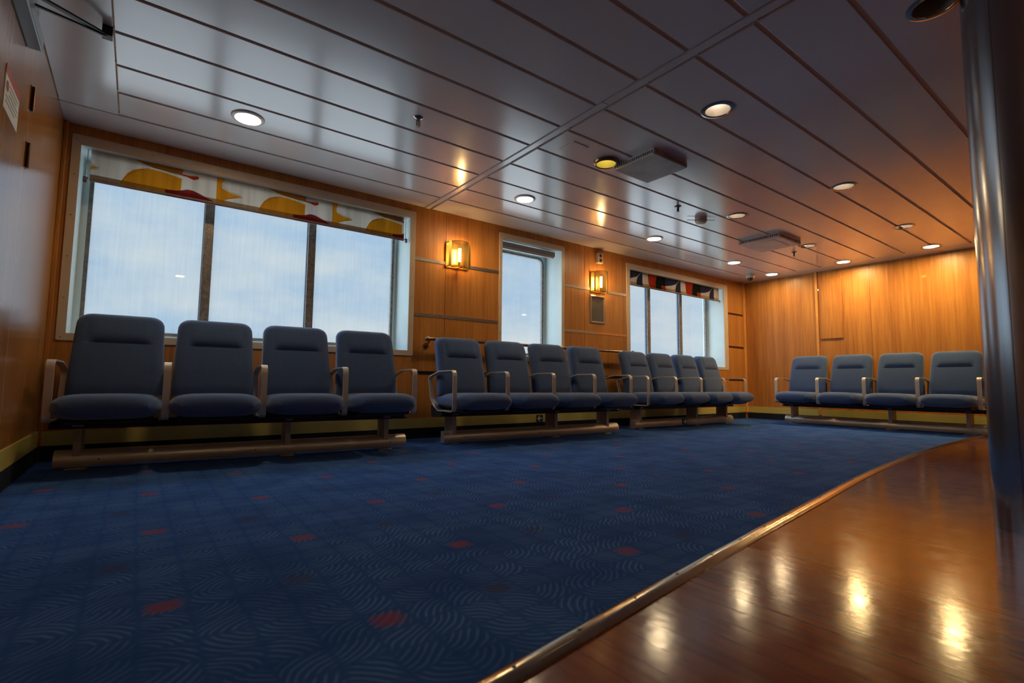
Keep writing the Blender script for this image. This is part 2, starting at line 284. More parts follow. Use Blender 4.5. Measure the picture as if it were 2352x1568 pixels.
M['wallfront'] = mat('dark_wood_wall', (.16, .06, .025), .4, 0, .3, 20, stretch=(1, 1, .05))

# ------------------------------------------------------------ mesh helpers
def newbm(): return bmesh.new()
def fin(name, bm, mats, parent=None, smooth=False, ang=40, bevel=0, seg=2):
    bmesh.ops.recalc_face_normals(bm, faces=bm.faces)
    me = bpy.data.meshes.new(name); bm.to_mesh(me); bm.free()
    if not isinstance(mats, (list, tuple)): mats = [mats]
    for x in mats: me.materials.append(x)
    o = bpy.data.objects.new(name, me); COL.objects.link(o)
    if parent is not None: o.parent = parent
    if smooth:
        for p in me.polygons: p.use_smooth = True
        md = o.modifiers.new('es', 'EDGE_SPLIT'); md.split_angle = math.radians(ang)
    if bevel:
        md = o.modifiers.new('bv', 'BEVEL'); md.width = bevel; md.segments = seg; md.limit_method = 'ANGLE'; md.harden_normals = False
        if md.name: pass
    return o
def box(bm, x0, x1, y0, y1, z0, z1, mi=0):
    vs = [bm.verts.new((x, y, z)) for x in (x0, x1) for y in (y0, y1) for z in (z0, z1)]
    for f in ((0, 1, 3, 2), (4, 6, 7, 5), (0, 4, 5, 1), (2, 3, 7, 6), (0, 2, 6, 4), (1, 5, 7, 3)):
        bm.faces.new([vs[i] for i in f]).material_index = mi
def ring_(bm, c, ax, r, n=16, ph=0):
    ax = Vector(ax).normalized(); t = Vector((0, 0, 1)) if abs(ax.z) < .9 else Vector((1, 0, 0)); a = ax.cross(t).normalized(); b = ax.cross(a)
    return [bm.verts.new(Vector(c) + r * (math.cos(2 * PI * i / n + ph) * a + math.sin(2 * PI * i / n + ph) * b)) for i in range(n)]
def skin(bm, rings, mi=0, cap=True, closed=False):
    k = len(rings); n = len(rings[0])
    for j in range(k if closed else k - 1):
        A, B = rings[j], rings[(j + 1) % k]
        for i in range(n):
            bm.faces.new((A[i], A[(i + 1) % n], B[(i + 1) % n], B[i])).material_index = mi
    if cap and not closed:
        bm.faces.new(rings[0]).material_index = mi; bm.faces.new(rings[-1]).material_index = mi
def cyl(bm, p0, p1, r, n=16, mi=0, r1=None):
    p0, p1 = Vector(p0), Vector(p1); d = p1 - p0
    skin(bm, [ring_(bm, p0, d, r, n), ring_(bm, p1, d, r if r1 is None else r1, n)], mi)
def lathe(bm, c, prof, n=32, mi=0, cap=False):   # prof: (r, z) going up, around z
    rs = [[bm.verts.new((c[0] + r * math.cos(2 * PI * i / n), c[1] + r * math.sin(2 * PI * i / n), c[2] + z)) for i in range(n)] for r, z in prof]
    skin(bm, rs, mi, cap)
def sphere(bm, c, r, mi=0, sx=1, sy=1, sz=1):
    q = bmesh.ops.create_uvsphere(bm, u_segments=16, v_segments=10, radius=r)
    for v in q['verts']: v.co = Vector((c[0] + v.co.x * sx, c[1] + v.co.y * sy, c[2] + v.co.z * sz))
    for v in q['verts']:
        for f in v.link_faces: f.material_index = mi
def prism_xz(bm, pts, y0, y1, mi=0):
    a = [bm.verts.new((x, y0, z)) for x, z in pts]; b = [bm.verts.new((x, y1, z)) for x, z in pts]
    skin(bm, [a, b], mi)
def prism_yz(bm, pts, x0, x1, mi=0):
    a = [bm.verts.new((x0, y, z)) for y, z in pts]; b = [bm.verts.new((x1, y, z)) for y, z in pts]
    skin(bm, [a, b], mi)
def setp(o, label=None, cat=None, group=None, kind=None):
    if label: o['label'] = label
    if cat: o['category'] = cat
    if group: o['group'] = group
    if kind: o['kind'] = kind
    return o
def empty(name, loc=(0, 0, 0), rz=0):
    o = bpy.data.objects.new(name, None); COL.objects.link(o); o.location = loc; o.rotation_euler = (0, 0, rz); o.empty_display_size = .1; return o
def struct(o): o['kind'] = 'structure'; return o
def copy_tree(o, parent=None):
    c = o.copy(); COL.objects.link(c); c.parent = parent
    for ch in [k for k in KIDS(o)]: copy_tree(ch, c)
    return c
def KIDS(o): return [k for k in list(bpy.data.objects) if k.parent == o]
def roundpoly(pts, rad, n=5):
    out = []; N = len(pts)
    for i in range(N):
        p0, p1, p2 = Vector(pts[i - 1]), Vector(pts[i]), Vector(pts[(i + 1) % N]); r = rad[i] if isinstance(rad, (list, tuple)) else rad
        if r <= 0: out.append(tuple(p1)); continue
        a = (p0 - p1).normalized(); b = (p2 - p1).normalized(); an = a.angle(b); t = min(r / math.tan(an / 2), (p0 - p1).length * .49, (p2 - p1).length * .49)
        s, e_ = p1 + a * t, p1 + b * t
        for k in range(n + 1):
            u = k / n; out.append(tuple((1 - u) ** 2 * s + 2 * u * (1 - u) * p1 + u * u * e_))
    return out

# ------------------------------------------------------------ room dimensions
XL, XR, WY, ZC = -.437, 7.395, 4.0, 2.041
YF = -2.4
# window openings (inner edge of the trim) and trim outer edge
WIN = [dict(x0=-.352, x1=1.855, z0=.752, z1=1.917, ox0=-.396, ox1=1.904, oz0=.708, oz1=1.978, mull=[.369, 1.100]),
       dict(x0=2.843, x1=3.637, z0=.752, z1=1.917, ox0=2.806, ox1=3.676, oz0=.708, oz1=1.972, mull=[]),
       dict(x0=4.752, x1=6.822, z0=.745, z1=1.885, ox0=4.690, ox1=6.921, oz0=.708, oz1=1.953, mull=[5.43, 6.135])]
# ---- floors
TR = [(-.437, .545), (-.2, .583), (0, .615), (.25, .655), (.53, .697), (.708, .725), (.909, .758), (1.109, .790), (1.309, .821), (1.509, .849), (1.721, .881), (1.926, .908), (2.147, .939), (2.36, .968),
      (2.65, 1.010), (2.95, 1.052), (3.4, 1.108), (3.97, 1.165), (4.6, 1.214), (5.3, 1.250), (6.0, 1.268), (6.8, 1.275), (7.395, 1.275)]
def trim_pts(step=.1):
    out = []
    for (a, b), (c, d) in zip(TR[:-1], TR[1:]):
        k = max(1, int(math.hypot(c - a, d - b) / step))
        for i in range(k): out.append((a + (c - a) * i / k, b + (d - b) * i / k))
    out.append(TR[-1]); return out
TP = TR
bm = newbm(); up = [bm.verts.new((x, y, 0)) for x, y in TP]; bm.faces.new(up + [bm.verts.new((XR, WY, 0)), bm.verts.new((XL, WY, 0))])
dn = [bm.verts.new((x, y, -.08)) for x, y in TP]; bm.faces.new(dn + [bm.verts.new((XR, WY, -.08)), bm.verts.new((XL, WY, -.08))])
struct(fin('floor', bm, M['carpet']))
bm = newbm(); up = [bm.verts.new((x, y, 0)) for x, y in TP]; bm.faces.new(up + [bm.verts.new((XR, YF, 0)), bm.verts.new((XL, YF, 0))])
struct(fin('floor', bm, M['wfloor']))
# edging strip
bm = newbm(); prof = [(-.025, .0), (-.025, .003), (-.017, .009), (-.007, .0125), (.007, .0125), (.017, .009), (.025, .003), (.025, 0)]
rings = []
for i, (x, y) in enumerate(TP):
    a = Vector(TP[max(0, i - 1)]); b = Vector(TP[min(len(TP) - 1, i + 1)]); t = (b - a).normalized(); nn = Vector((-t.y, t.x))
    rings.append([bm.verts.new((x + nn.x * s, y + nn.y * s, z)) for s, z in prof])
skin(bm, rings)
edg = struct(fin('trim_1', bm, M['edge'], smooth=True, ang=50))
for i in range(4, 23):
    if i < 14: x, y = TR[i][0], TR[i][1]
    else: x, y = TR[i]
    bm = newbm(); cyl(bm, (x, y, .0115), (x, y, .0135), .0042, 10); o = fin('screw', bm, M['black'], edg)

# ---- window wall with three openings
def wall_with_holes():
    bm = newbm(); t0, t1 = WY, WY + .05
    xs = XL
    for w in WIN:
        a, b, c, d = w['x0'] - .015, w['x1'] + .015, w['z0'] - .015, w['z1'] + .015
        box(bm, xs, a, t0, t1, 0, 2.15); box(bm, a, b, t0, t1, 0, c); box(bm, a, b, t0, t1, d, 2.15); xs = b
    box(bm, xs, XR + .05, t0, t1, 0, 2.15)
    for x in (2.212, 3.982): box(bm, x - .0015, x + .0015, WY - .001, WY, .17, ZC, 1)   # panel joints
    return fin('wall_back', bm, [M['wall'], M['hinge']])
struct(wall_with_holes())
bm = newbm(); box(bm, XR, XR + .05, YF, WY, 0, 2.15)
box(bm, XR - .001, XR, 2.350, 2.353, .17, ZC, 1); box(bm, XR - .001, XR, 2.956, 2.959, .17, ZC, 1)
box(bm, XR - .012, XR, 2.962, 2.992, .10, ZC, 2)
wr = struct(fin('wall_right', bm, [M['wall'], M['hinge'], M['postwood']]))
bm = newbm(); prism_yz(bm, roundpoly([(1.770, 1.790), (1.800, 1.772), (1.832, 1.784), (1.822, 1.806), (1.790, 1.812)], .010, 3), XR - .0012, XR); fin('filler_patch', bm, M['postwood'], wr)
bm = newbm(); box(bm, XL - .05, XL, YF, WY, 0, 2.15); box(bm, XL, XL + .003, 2.915, 2.921, .17, ZC, 1)  # pale strip paints in the highlight along the door seam
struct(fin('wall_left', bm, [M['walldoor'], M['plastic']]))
bm = newbm(); box(bm, XL, XR, YF - .05, YF, 0, 2.15); struct(fin('wall_front', bm, M['wallfront']))
# corner posts
bm = newbm(); box(bm, XR - .05, XR, WY - .022, WY, .088, ZC); struct(fin('trim_2', bm, M['postwood'], bevel=.003))
bm = newbm(); box(bm, XL, XL + .02, WY - .03, WY, .088, ZC); struct(fin('trim_3', bm, M['wall'], bevel=.003))
# skirting: dark carpet upstand below, brass kick plate above
def skirt(name, x0, x1, y0, y1, ax):
    bm = newbm(); bm2 = newbm()
    if ax == 'x':
        box(bm, x0, x1, WY - .006, WY, .088, .172, 0); box(bm2, x0, x1, WY - .010, WY, 0, .088, 0)
    else:
        s = 1 if x0 < 0 else -1
        box(bm, min(x0, x0 + s * .006), max(x0, x0 + s * .006), y0, y1, .088, .176, 0); box(bm2, min(x0, x0 + s * .010), max(x0, x0 + s * .010), y0, y1, 0, .088, 0)
    o = struct(fin(name, bm, M['brass'])); u = fin('carpet_upstand', bm2, M['upstand'], o)
skirt('baseboard_back', XL + .02, XR - .05, 0, 0, 'x'); skirt('baseboard_right', XR, 0, 1.3, 2.965, 'y'); skirt('baseboard_right', XR, 0, 2.992, WY - .022, 'y'); skirt('baseboard_left', XL, 0, .56, WY - .03, 'y')
# decorative strips on the window wall
def strips(x0, x1, z, h, m_, y=.004):
    bm = newbm(); box(bm, x0, x1, WY - y, WY, z - h / 2, z + h / 2); return bm, m_
N = 4
for x0, x1, z, h, mm in [(1.906, 2.804, 1.567, .030, 'strip'), (1.906, 2.804, 1.073, .028, 'strip'), (1.906, 2.804, .566, .026, 'black'),
                         (3.678, 4.688, 1.553, .028, 'strip'), (3.678, 4.20, 1.060, .028, 'strip'), (4.20, 4.688, 1.060, .024, 'stripold'), (3.678, 4.688, .566, .024, 'black'),
                         (6.923, 7.34, 1.543, .026, 'hinge'), (6.923, 7.34, 1.050, .026, 'hinge'), (6.923, 7.34, .566, .024, 'black')]:
    bm = newbm(); box(bm, x0, x1, WY - .004, WY, z - h / 2, z + h / 2); struct(fin('trim_%d' % N, bm, M[mm])); N += 1

# ---- ceiling: long metal panels with recessed gaps, cross strip, hatch
SEAM = [3.702, 3.405, 3.103, 2.800, 2.499, 2.199, 1.898, 1.604, 1.312, 1.026, .726, .426, .126, -.174, -.474, -.774, -1.074, -1.374, -1.674, -1.974]
LIGHTS = [(.447, 3.262, 'flush'), (2.557, 3.275, 'flush'), (4.357, 3.326, 'flush'), (6.0, 3.361, 'flush'), (7.04, 3.395, 'flush'),
          (7.02, 2.50, 'cool'), (6.98, 1.62, 'cool'), (5.91, 1.57, 'rec'), (5.918, 2.45, 'rec'), (4.355, 2.40, 'rec'), (4.35, 1.525, 'rec'), (2.565, 1.51, 'rec'), (2.565, 2.36, 'gold'), (2.53, .535, 'rec'),
          (5.91, .62, 'rec'), (7.0, .66, 'flush'), (4.35, -.45, 'flush'), (7.0, -.4, 'flush'), (.45, -.45, 'flush'), (2.55, -1.3, 'flush')]  # unseen downlights, those behind the camera added to brighten the room
bm = newbm(); g = .0115
ys = [WY] + SEAM + [YF]
for i in range(len(ys) - 1):
    a, b = ys[i + 1] + (g if i < len(ys) - 2 else 0), ys[i] - (g if i else 0)
    xl = -.166 if (i > 0 and b > 2.0) else XL
    box(bm, xl, 1.982, a, b, ZC, ZC + .012)
    box(bm, 2.062, 7.115, a, b, ZC, ZC + .012)
box(bm, 7.117, XR, YF, WY, ZC, ZC + .012)
box(bm, XL + .004, -.172, 1.99, 3.690, ZC - .004, ZC + .010)
cei = fin('ceiling', bm, [M['ceil']])
struct(cei)
# cut the downlight holes
cb = newbm()
for x, y, k in LIGHTS: cyl(cb, (x, y, ZC - .05), (x, y, ZC + .06), .072, 28)
cut = fin('cutter', cb, M['gap'])
md = cei.modifiers.new('b', 'BOOLEAN'); md.operation = 'DIFFERENCE'; md.object = cut; md.solver = 'EXACT'
bpy.context.view_layer.update()
dg = bpy.context.evaluated_depsgraph_get(); nme = bpy.data.meshes.new_from_object(cei.evaluated_get(dg))
cei.modifiers.clear(); cei.data = nme; bpy.data.objects.remove(cut)
md = cei.modifiers.new('bv', 'BEVEL'); md.width = .003; md.segments = 2; md.limit_method = 'ANGLE'
bm = newbm(); box(bm, XL, XR, YF, WY, ZC + .13, ZC + .15)
for s in SEAM: box(bm, XL, 7.115, s - g, s + g, ZC + .008, ZC + .02)
box(bm, 1.975, 2.07, YF, WY, ZC + .014, ZC + .02)
struct(fin('ceiling', bm, M['gap']))
bm = newbm(); box(bm, 1.992, 2.036, 1.85, WY, ZC - .004, ZC + .012); box(bm, 1.992, 2.036, YF, 1.846, ZC - .004, ZC + .012)
struct(fin('trim_%d' % N, bm, M['ceil'], bevel=.002)); N += 1

# ---- windows
def window(k, w):
    x0, x1, z0, z1 = w['x0'], w['x1'], w['z0'], w['z1']
    # flat beige trim with rounded corners
    bm = newbm()
    outer = roundpoly([(w['ox0'], w['oz0']), (w['ox1'], w['oz0']), (w['ox1'], w['oz1']), (w['ox0'], w['oz1'])], .012, 4)
    inner = roundpoly([(x0, z0), (x1, z0), (x1, z1), (x0, z1)], .004, 4)
    A = [[bm.verts.new((x, y, z)) for x, z in P] for P, y in ((outer, WY), (outer, WY - .007), (inner, WY - .007), (inner, WY + .0015))]
    skin(bm, A, 0, cap=False, closed=True)
    o = struct(fin('window_%d' % k, bm, M['trim'], smooth=True, ang=30))
    # screws of the trim
    sc_ = []
    W_ = x1 - x0; H_ = z1 - z0; nx = max(2, int(W_ / .32)); nz_ = 4
    for i in range(nx + 1):
        x = w['ox0'] + .022 + (w['ox1'] - w['ox0'] - .044) * i / nx
        sc_ += [(x, w['oz1'] - .03), (x, w['oz0'] + .02)]
    for i in range(1, nz_ + 1):
        z = w['oz0'] + (w['oz1'] - w['oz0']) * i / (nz_ + 1); sc_ += [(w['ox0'] + .022, z), (w['ox1'] - .022, z)]
    for x, z in sc_:
        b = newbm(); cyl(b, (x, WY - .0085, z), (x, WY - .006, z), .0045, 10); fin('screw', b, M['steel'], o)
    # reveal
    bm = newbm(); D = .30; t = .012
    for a in ((x0 - t, x0, z0 - t, z1 + t), (x1, x1 + t, z0 - t, z1 + t)): box(bm, a[0], a[1], WY + .002, WY + D + .04, a[2], a[3])
    box(bm, x0, x1, WY + .002, WY + D + .04, z0 - t, z0); box(bm, x0, x1, WY + .002, WY + D + .04, z1, z1 + t)
    fin('reveal', bm, M['reveal'], o)
    # hull plate (pale) around the glass, rounded opening
    gx0, gx1, gz0, gz1 = x0 + (.035 if k == 1 else .02), x1 - .030, z0 + .030, z1 - .035
    gy = WY + .265
    bm = newbm()
    outer = roundpoly([(x0, z0), (x1, z0), (x1, z1), (x0, z1)], .001, 8); inner = roundpoly([(gx0, gz0), (gx1, gz0), (gx1, gz1), (gx0, gz1)], .085, 8)
    i2 = roundpoly([(gx0 + .022, gz0 + .022), (gx1 - .022, gz0 + .022), (gx1 - .022, gz1 - .022), (gx0 + .022, gz1 - .022)], .07, 8)
    mk = lambda P, y: [bm.verts.new((x, y, z)) for x, z in P]
    skin(bm, [mk(outer, gy + .01), mk(inner, gy), mk(i2, gy - .004), mk(i2, gy + .03), mk(outer, gy + .03)], 0, cap=False)
    for f in bm.faces: f.material_index = 0
    bm.faces.ensure_lookup_table(); n_ = len(outer)
    for f in bm.faces[:n_]: f.material_index = 1
    fin('sash', bm, [M['sash'], M['reveal']], o, smooth=True, ang=35)
    # bolts round the sash
    bm = newbm()
    for i in range(14):
        z = gz0 + .10 + (gz1 - gz0 - .2) * i / 13
        for x in (gx0 + .012, gx1 - .012): cyl(bm, (x, gy - .006, z), (x, gy + .002, z), .004, 8)
    fin('bolts', bm, M['steel'], o)
    # mullions: dark inner bar with bolts, bluish outer fin behind
    ed = [gx0 + .02] + w['mull'] + [gx1 - .02]
    for mx_ in w['mull']:
        bm = newbm(); box(bm, mx_ - .029, mx_ + .029, gy - .02, gy + .004, gz0 - .01, gz1 + .01); mo = fin('mullion', bm, M['sash'], o, bevel=.002)
        bm = newbm(); box(bm, mx_ - .034, mx_ + .034, gy + .014, gy + .03, gz0, gz1); fin('outer_bar', bm, M['fin'], mo)
        bm = newbm()
        for i in range(17):
            z = gz0 + .04 + (gz1 - gz0 - .08) * i / 16; cyl(bm, (mx_, gy - .0235, z), (mx_, gy - .019, z), .0042, 8)
        fin('bolts', bm, M['steel'], mo)
    for a, b in zip(ed[:-1], ed[1:]):
        bm = newbm(); box(bm, a, b, gy + .006, gy + .012, gz0 + .01, gz1 - .01)
        fin('pane', bm, M['glass'], o)
    return o
for k, w in enumerate(WIN): window(k + 1, w)
# rust and dirt clinging to the glass edge of the big window are part of the sash finish

# ---- blinds
BY = WY + .040
def blind(name, x0, x1, zb, zt, base, hem, hemh, shapes, label, lift=.0012, period=None, x_first=None, hook=.03):
    t = empty(name, ((x0 + x1) / 2, BY, zb)); setp(t, label, 'blind')
    cx = (x0 + x1) / 2
    mats = [M[base], M[hem]]; names = [base, hem]
    bm = newbm(); box(bm, x0 - cx, x1 - cx, 0, .002, 0, zt - zb, 0)
    lay = 0
    for mname, pts, per in shapes:
        if mname not in names: names.append(mname); mats.append(M[mname])
        mi = names.index(mname); lay += 1
        for kx in per:
            P = [(min(max(x + kx, x0), x1) - cx, min(max(z, zb), zt) - zb) for x, z in pts]
            if max(p[0] for p in P) - min(p[0] for p in P) < .004: continue
            Q = []
            for p in P:
                if not Q or (Vector(p) - Vector(Q[-1])).length > 1e-4: Q.append(p)
            if (Vector(Q[0]) - Vector(Q[-1])).length < 1e-4: Q.pop()
            if len(Q) < 3: continue
            f = bm.faces.new([bm.verts.new((x, -.0004 * lay, z)) for x, z in Q]); f.material_index = mi
    fin('fabric', bm, mats, t)
    bm = newbm(); cyl(bm, (x0 - cx + .002, -.006, .012), (x1 - cx - .002, -.006, .012), .006, 10); fin('bottom_bar', bm, M[hem], t, smooth=True)
    bm = newbm(); cyl(bm, (x0 - cx, .03, zt - zb - .022), (x1 - cx, .03, zt - zb - .022), .020, 16); fin('roller', bm, M[hem], t, smooth=True)
    for s, xx in ((-1, x0 - cx), (1, x1 - cx)):
        bm = newbm(); cyl(bm, (xx + s * .016, 0, -.014), (xx + s * .016, 0, zt - zb), .002, 8); cyl(bm, (xx + s * .004, -.006, .012), (xx + s * .024, -.006, .012), .007, 10)
        box(bm, min(xx + s * .010, xx + s * .030), max(xx + s * .010, xx + s * .030), -.01, .01, -.012, .022)
        fin('guide', bm, M['rimc'], t)
    return t
P1 = .810
dome = [(-.165, 1.700), (-.16, 1.715), (-.143, 1.771), (-.12, 1.814), (-.093, 1.842), (-.053, 1.862), (-.006, 1.873), (.054, 1.871), (.117, 1.862), (.175, 1.851), (.172, 1.774), (.168, 1.700)]
wedge = [(-.092, 1.94), (-.043, 1.898), (.005, 1.886), (.066, 1.880), (.116, 1.877), (.174, 1.878), (.180, 1.94)]
redsq = [(.110, 1.880), (.166, 1.884), (.211, 1.882), (.247, 1.886), (.268, 1.890), (.273, 1.872), (.245, 1.858), (.229, 1.861), (.192, 1.873), (.150, 1.878)]
maroon = [(.088, 1.70), (.085, 1.755), (.147, 1.761), (.179, 1.770), (.21, 1.783), (.243, 1.782), (.276, 1.772), (.344, 1.744), (.40, 1.720), (.440, 1.70)]
stripe = [(.381, 1.94), (.431, 1.94), (.411, 1.873), (.417, 1.842), (.464, 1.821), (.50, 1.815), (.55, 1.811), (.508, 1.791), (.439, 1.766), (.431, 1.748), (.445, 1.73), (.469, 1.700), (.381, 1.700)]
def ln(pts, w_=.0011): return [(x, z + w_) for x, z in pts] + [(x, z - w_) for x, z in reversed(pts)]
l1 = ln([(-.155, 1.735), (-.118, 1.80), (-.074, 1.842), (-.006, 1.875)]); l2 = ln([(.005, 1.889), (.066, 1.883), (.13, 1.872), (.20, 1.872)]); l3 = ln([(.411, 1.873), (.43, 1.848), (.464, 1.825), (.53, 1.817)]); l4 = ln([(.436, 1.766), (.48, 1.786), (.545, 1.800)])
hemb = lambda x0, x1, a, b: [(x0, a), (x1, a), (x1, b), (x0, b)]
per = [-P1, 0, P1, 2 * P1]
TZ = 1.94
def clipz(P, lo, hi): # part of polygon between heights (Sutherland-Hodgman)
    def half(Q, f, inter):
        out = []
        for i in range(len(Q)):
            a, b = Q[i - 1], Q[i]
            if f(b):
                if not f(a): out.append(inter(a, b))
                out.append(b)
            elif f(a): out.append(inter(a, b))
        return out
    def I(zv): return lambda a, b: (a[0] + (b[0] - a[0]) * (zv - a[1]) / (b[1] - a[1]), zv)
    Q = half(P, lambda p: p[1] >= lo, I(lo)); Q = half(Q, lambda p: p[1] <= hi, I(hi)) if Q else Q
    return Q
HZ = 1.757
up_ = lambda P: clipz(P, HZ, 3); lo_ = lambda P: clipz(P, 0, HZ)
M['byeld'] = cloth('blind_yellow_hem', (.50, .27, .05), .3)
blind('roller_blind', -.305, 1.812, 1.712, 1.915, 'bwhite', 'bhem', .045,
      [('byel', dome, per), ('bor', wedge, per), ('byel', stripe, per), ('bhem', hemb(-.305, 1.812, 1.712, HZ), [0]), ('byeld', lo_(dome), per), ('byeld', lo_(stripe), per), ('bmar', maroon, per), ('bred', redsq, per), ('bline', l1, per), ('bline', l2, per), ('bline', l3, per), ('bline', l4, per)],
      'white roller blind printed with big yellow domes and red, half lowered in the largest window')
q = .797
S3 = {'navy1': [(4.77, 1.91), (5.039, 1.93), (5.039, 1.912), (4.995, 1.872), (4.952, 1.832), (4.909, 1.815), (4.834, 1.794), (4.715, 1.775), (4.715, 1.93)],
      'navy2': [(5.043, 1.93), (5.043, 1.754), (5.062, 1.69), (4.929, 1.69), (4.929, 1.767), (4.948, 1.815), (4.99, 1.860), (5.035, 1.91), (5.035, 1.93)],
      'red': [(5.144, 1.93), (5.328, 1.93), (5.328, 1.90), (5.302, 1.793), (5.314, 1.69), (5.21, 1.69), (5.167, 1.753), (5.153, 1.849)],
      'green': [(5.328, 1.93), (5.513, 1.93), (5.510, 1.772), (5.426, 1.775), (5.438, 1.69), (5.314, 1.69), (5.302, 1.793), (5.328, 1.90)],
      'rl': [(5.426, 1.775), (5.505, 1.772), (5.530, 1.69), (5.447, 1.69)]}
per3 = [-q, 0, q, 2 * q]
blind('roller_blind', 4.795, 6.762, 1.700, 1.885, 'bcream', 'bhem2', .045,
      [('bhem2', hemb(4.795, 6.762, 1.700, 1.748), [0]), ('bnavy', S3['navy1'], per3), ('bnavy', S3['navy2'], per3), ('bred', S3['red'], per3), ('bgreen', S3['green'], per3), ('bred', S3['rl'], per3)],
      'roller blind with navy, red, black and cream shapes, in the farthest window')
# closed blind cassette at the head of the narrow window
t = empty('roller_blind', (3.24, WY + .06, 1.848)); setp(t, 'grey cassette of a fully rolled-up blind at the head of the narrow window', 'blind')
bm = newbm(); box(bm, -.385, .33, -.03, .03, 0, .052); fin('cassette', bm, mat('grey_cassette', (.20, .20, .20), .4), t, bevel=.004)
bm = newbm(); box(bm, -.385, .33, -.012, .012, -.014, 0); fin('bottom_bar', bm, M['grille'], t)

# ------------------------------------------------------------ benches
PITCH = .483
def backrest_bm(hwb=.2235, hwt=.205, ztop=.858, zbot=.385):
    bm = newbm(); rings = []; H = ztop - zbot
    zs = [0, .03, .08, .15, .25, .35, .45, .55, .60, .62, .629, .6359, .6365, .645, .66, .68, .71, .75, .79, .84, .89, .93, .955, .975, .988, .996, 1.0]
    nf = 24
    for s in zs:
        z = zbot + H * s; 
        hw = hwb + (hwt - hwb) * s
        r = .062; dz = ztop - z
        if dz < r: hw -= r - math.sqrt(max(0, r * r - (r - dz) ** 2))
        th = .048 if s > .05 else .040
        if dz < .03: th = .012 + .036 * math.sqrt(max(0, 1 - (1 - dz / .03) ** 2))
        yc = .317 + .115 * (s ** 1.1) + .018 * math.sin(PI * s) * -.6
        sec = []
        rc = min(.036, th * .98)
        for i in range(nf + 1):       # front face, left to right
            u = -1 + 2 * i / nf; x = u * (hw - rc)
            y = yc - th
            au = abs(x) / (hwt)
            # upholstery: soft crown over the width
            y -= .010 * (1 - au ** 2) 
            win = 1 / (1 + math.exp((au - .66) * 38))
            if s >= .636:   # head pillow rounds back into the crease
                k = (s - .636) / .364; y += win * (.017 * (1 - min(1, k / .30)) ** 1.6 - .008 * math.sin(PI * min(1, k) ** .8))
            sec.append((x, y, z))
        for i in range(1, 6): a = PI / 2 * i / 5; sec.append((hw - rc + rc * math.sin(a), yc - th + rc * (1 - math.cos(a)), z))
        for i in range(0, 5): a = PI / 2 * i / 5; sec.append((hw - rc * (1 - math.cos(a)), yc + th - rc * (1 - math.sin(a)), z))
        for i in range(0, 7): u = 1 - 2 * i / 6; sec.append((u * (hw - rc), yc + th, z))
        for i in range(1, 6): a = PI / 2 * i / 5; sec.append((-(hw - rc + rc * math.sin(a)), yc + th - rc * (1 - math.cos(a)), z))
        for i in range(0, 5): a = PI / 2 * i / 5; sec.append((-(hw - rc * (1 - math.cos(a))), yc - th + rc * (1 - math.sin(a)), z))
        rings.append([bm.verts.new(p) for p in sec])
    skin(bm, rings); return bm
def cushion_bm():
    bm = newbm(); rings = []
    st = [(-.150, .04), (-.1485, .25), (-.145, .44), (-.138, .61), (-.127, .76), (-.112, .88), (-.090, .965), (-.06, 1.0), (0, 1.0), (.08, 1.0), (.18, .98), (.28, .95), (.36, .88), (.385, .70)]
    for y, k in st:
        zc = .333 + (.004 if y < 0 else 0); ht = .065 * k
        fr = max(0, (-.03 - y) / .12)
        hw = .226 - .055 * fr ** 2.2
        sec = []; n = 44; ex = 2 / 3.0
        for i in range(n):
            a = 2 * PI * i / n; c, s = math.cos(a), math.sin(a)
            x = hw * math.copysign(abs(c) ** .42, c); z = zc + ht * math.copysign(abs(s) ** .85, s) * (1 + (.06 * (1 - (x / hw) ** 2) if s > 0 else 0))
            if s < 0: z = zc + ht * .95 * math.copysign(abs(s) ** .8, s)
            sec.append((x, y, z))
        rings.append([bm.verts.new(p) for p in sec])
    skin(bm, rings); return bm
def armloop_bm(end=False):
    pts = roundpoly([(0, .262), (0, .572), (.235, .569), (.425, .526), (.375, .345), (.255, .262)], [.035, .045, .10, .035, .05, .06], 6)
    bm = newbm(); th = .0042; wdt = .0172; N_ = len(pts); rings = []
    for i in range(N_):
        a, b = Vector(pts[i - 1]), Vector(pts[(i + 1) % N_]); t = (b - a).normalized(); nn = Vector((-t.y, t.x)); p = Vector(pts[i])
        q_ = []
        for sx, sn in ((-1, -1), (-1, 1), (1, 1), (1, -1)):
            c = p + nn * th * sn; q_.append(bm.verts.new((sx * wdt, c.x, c.y)))
        rings.append(q_)
    skin(bm, rings, closed=True); return bm
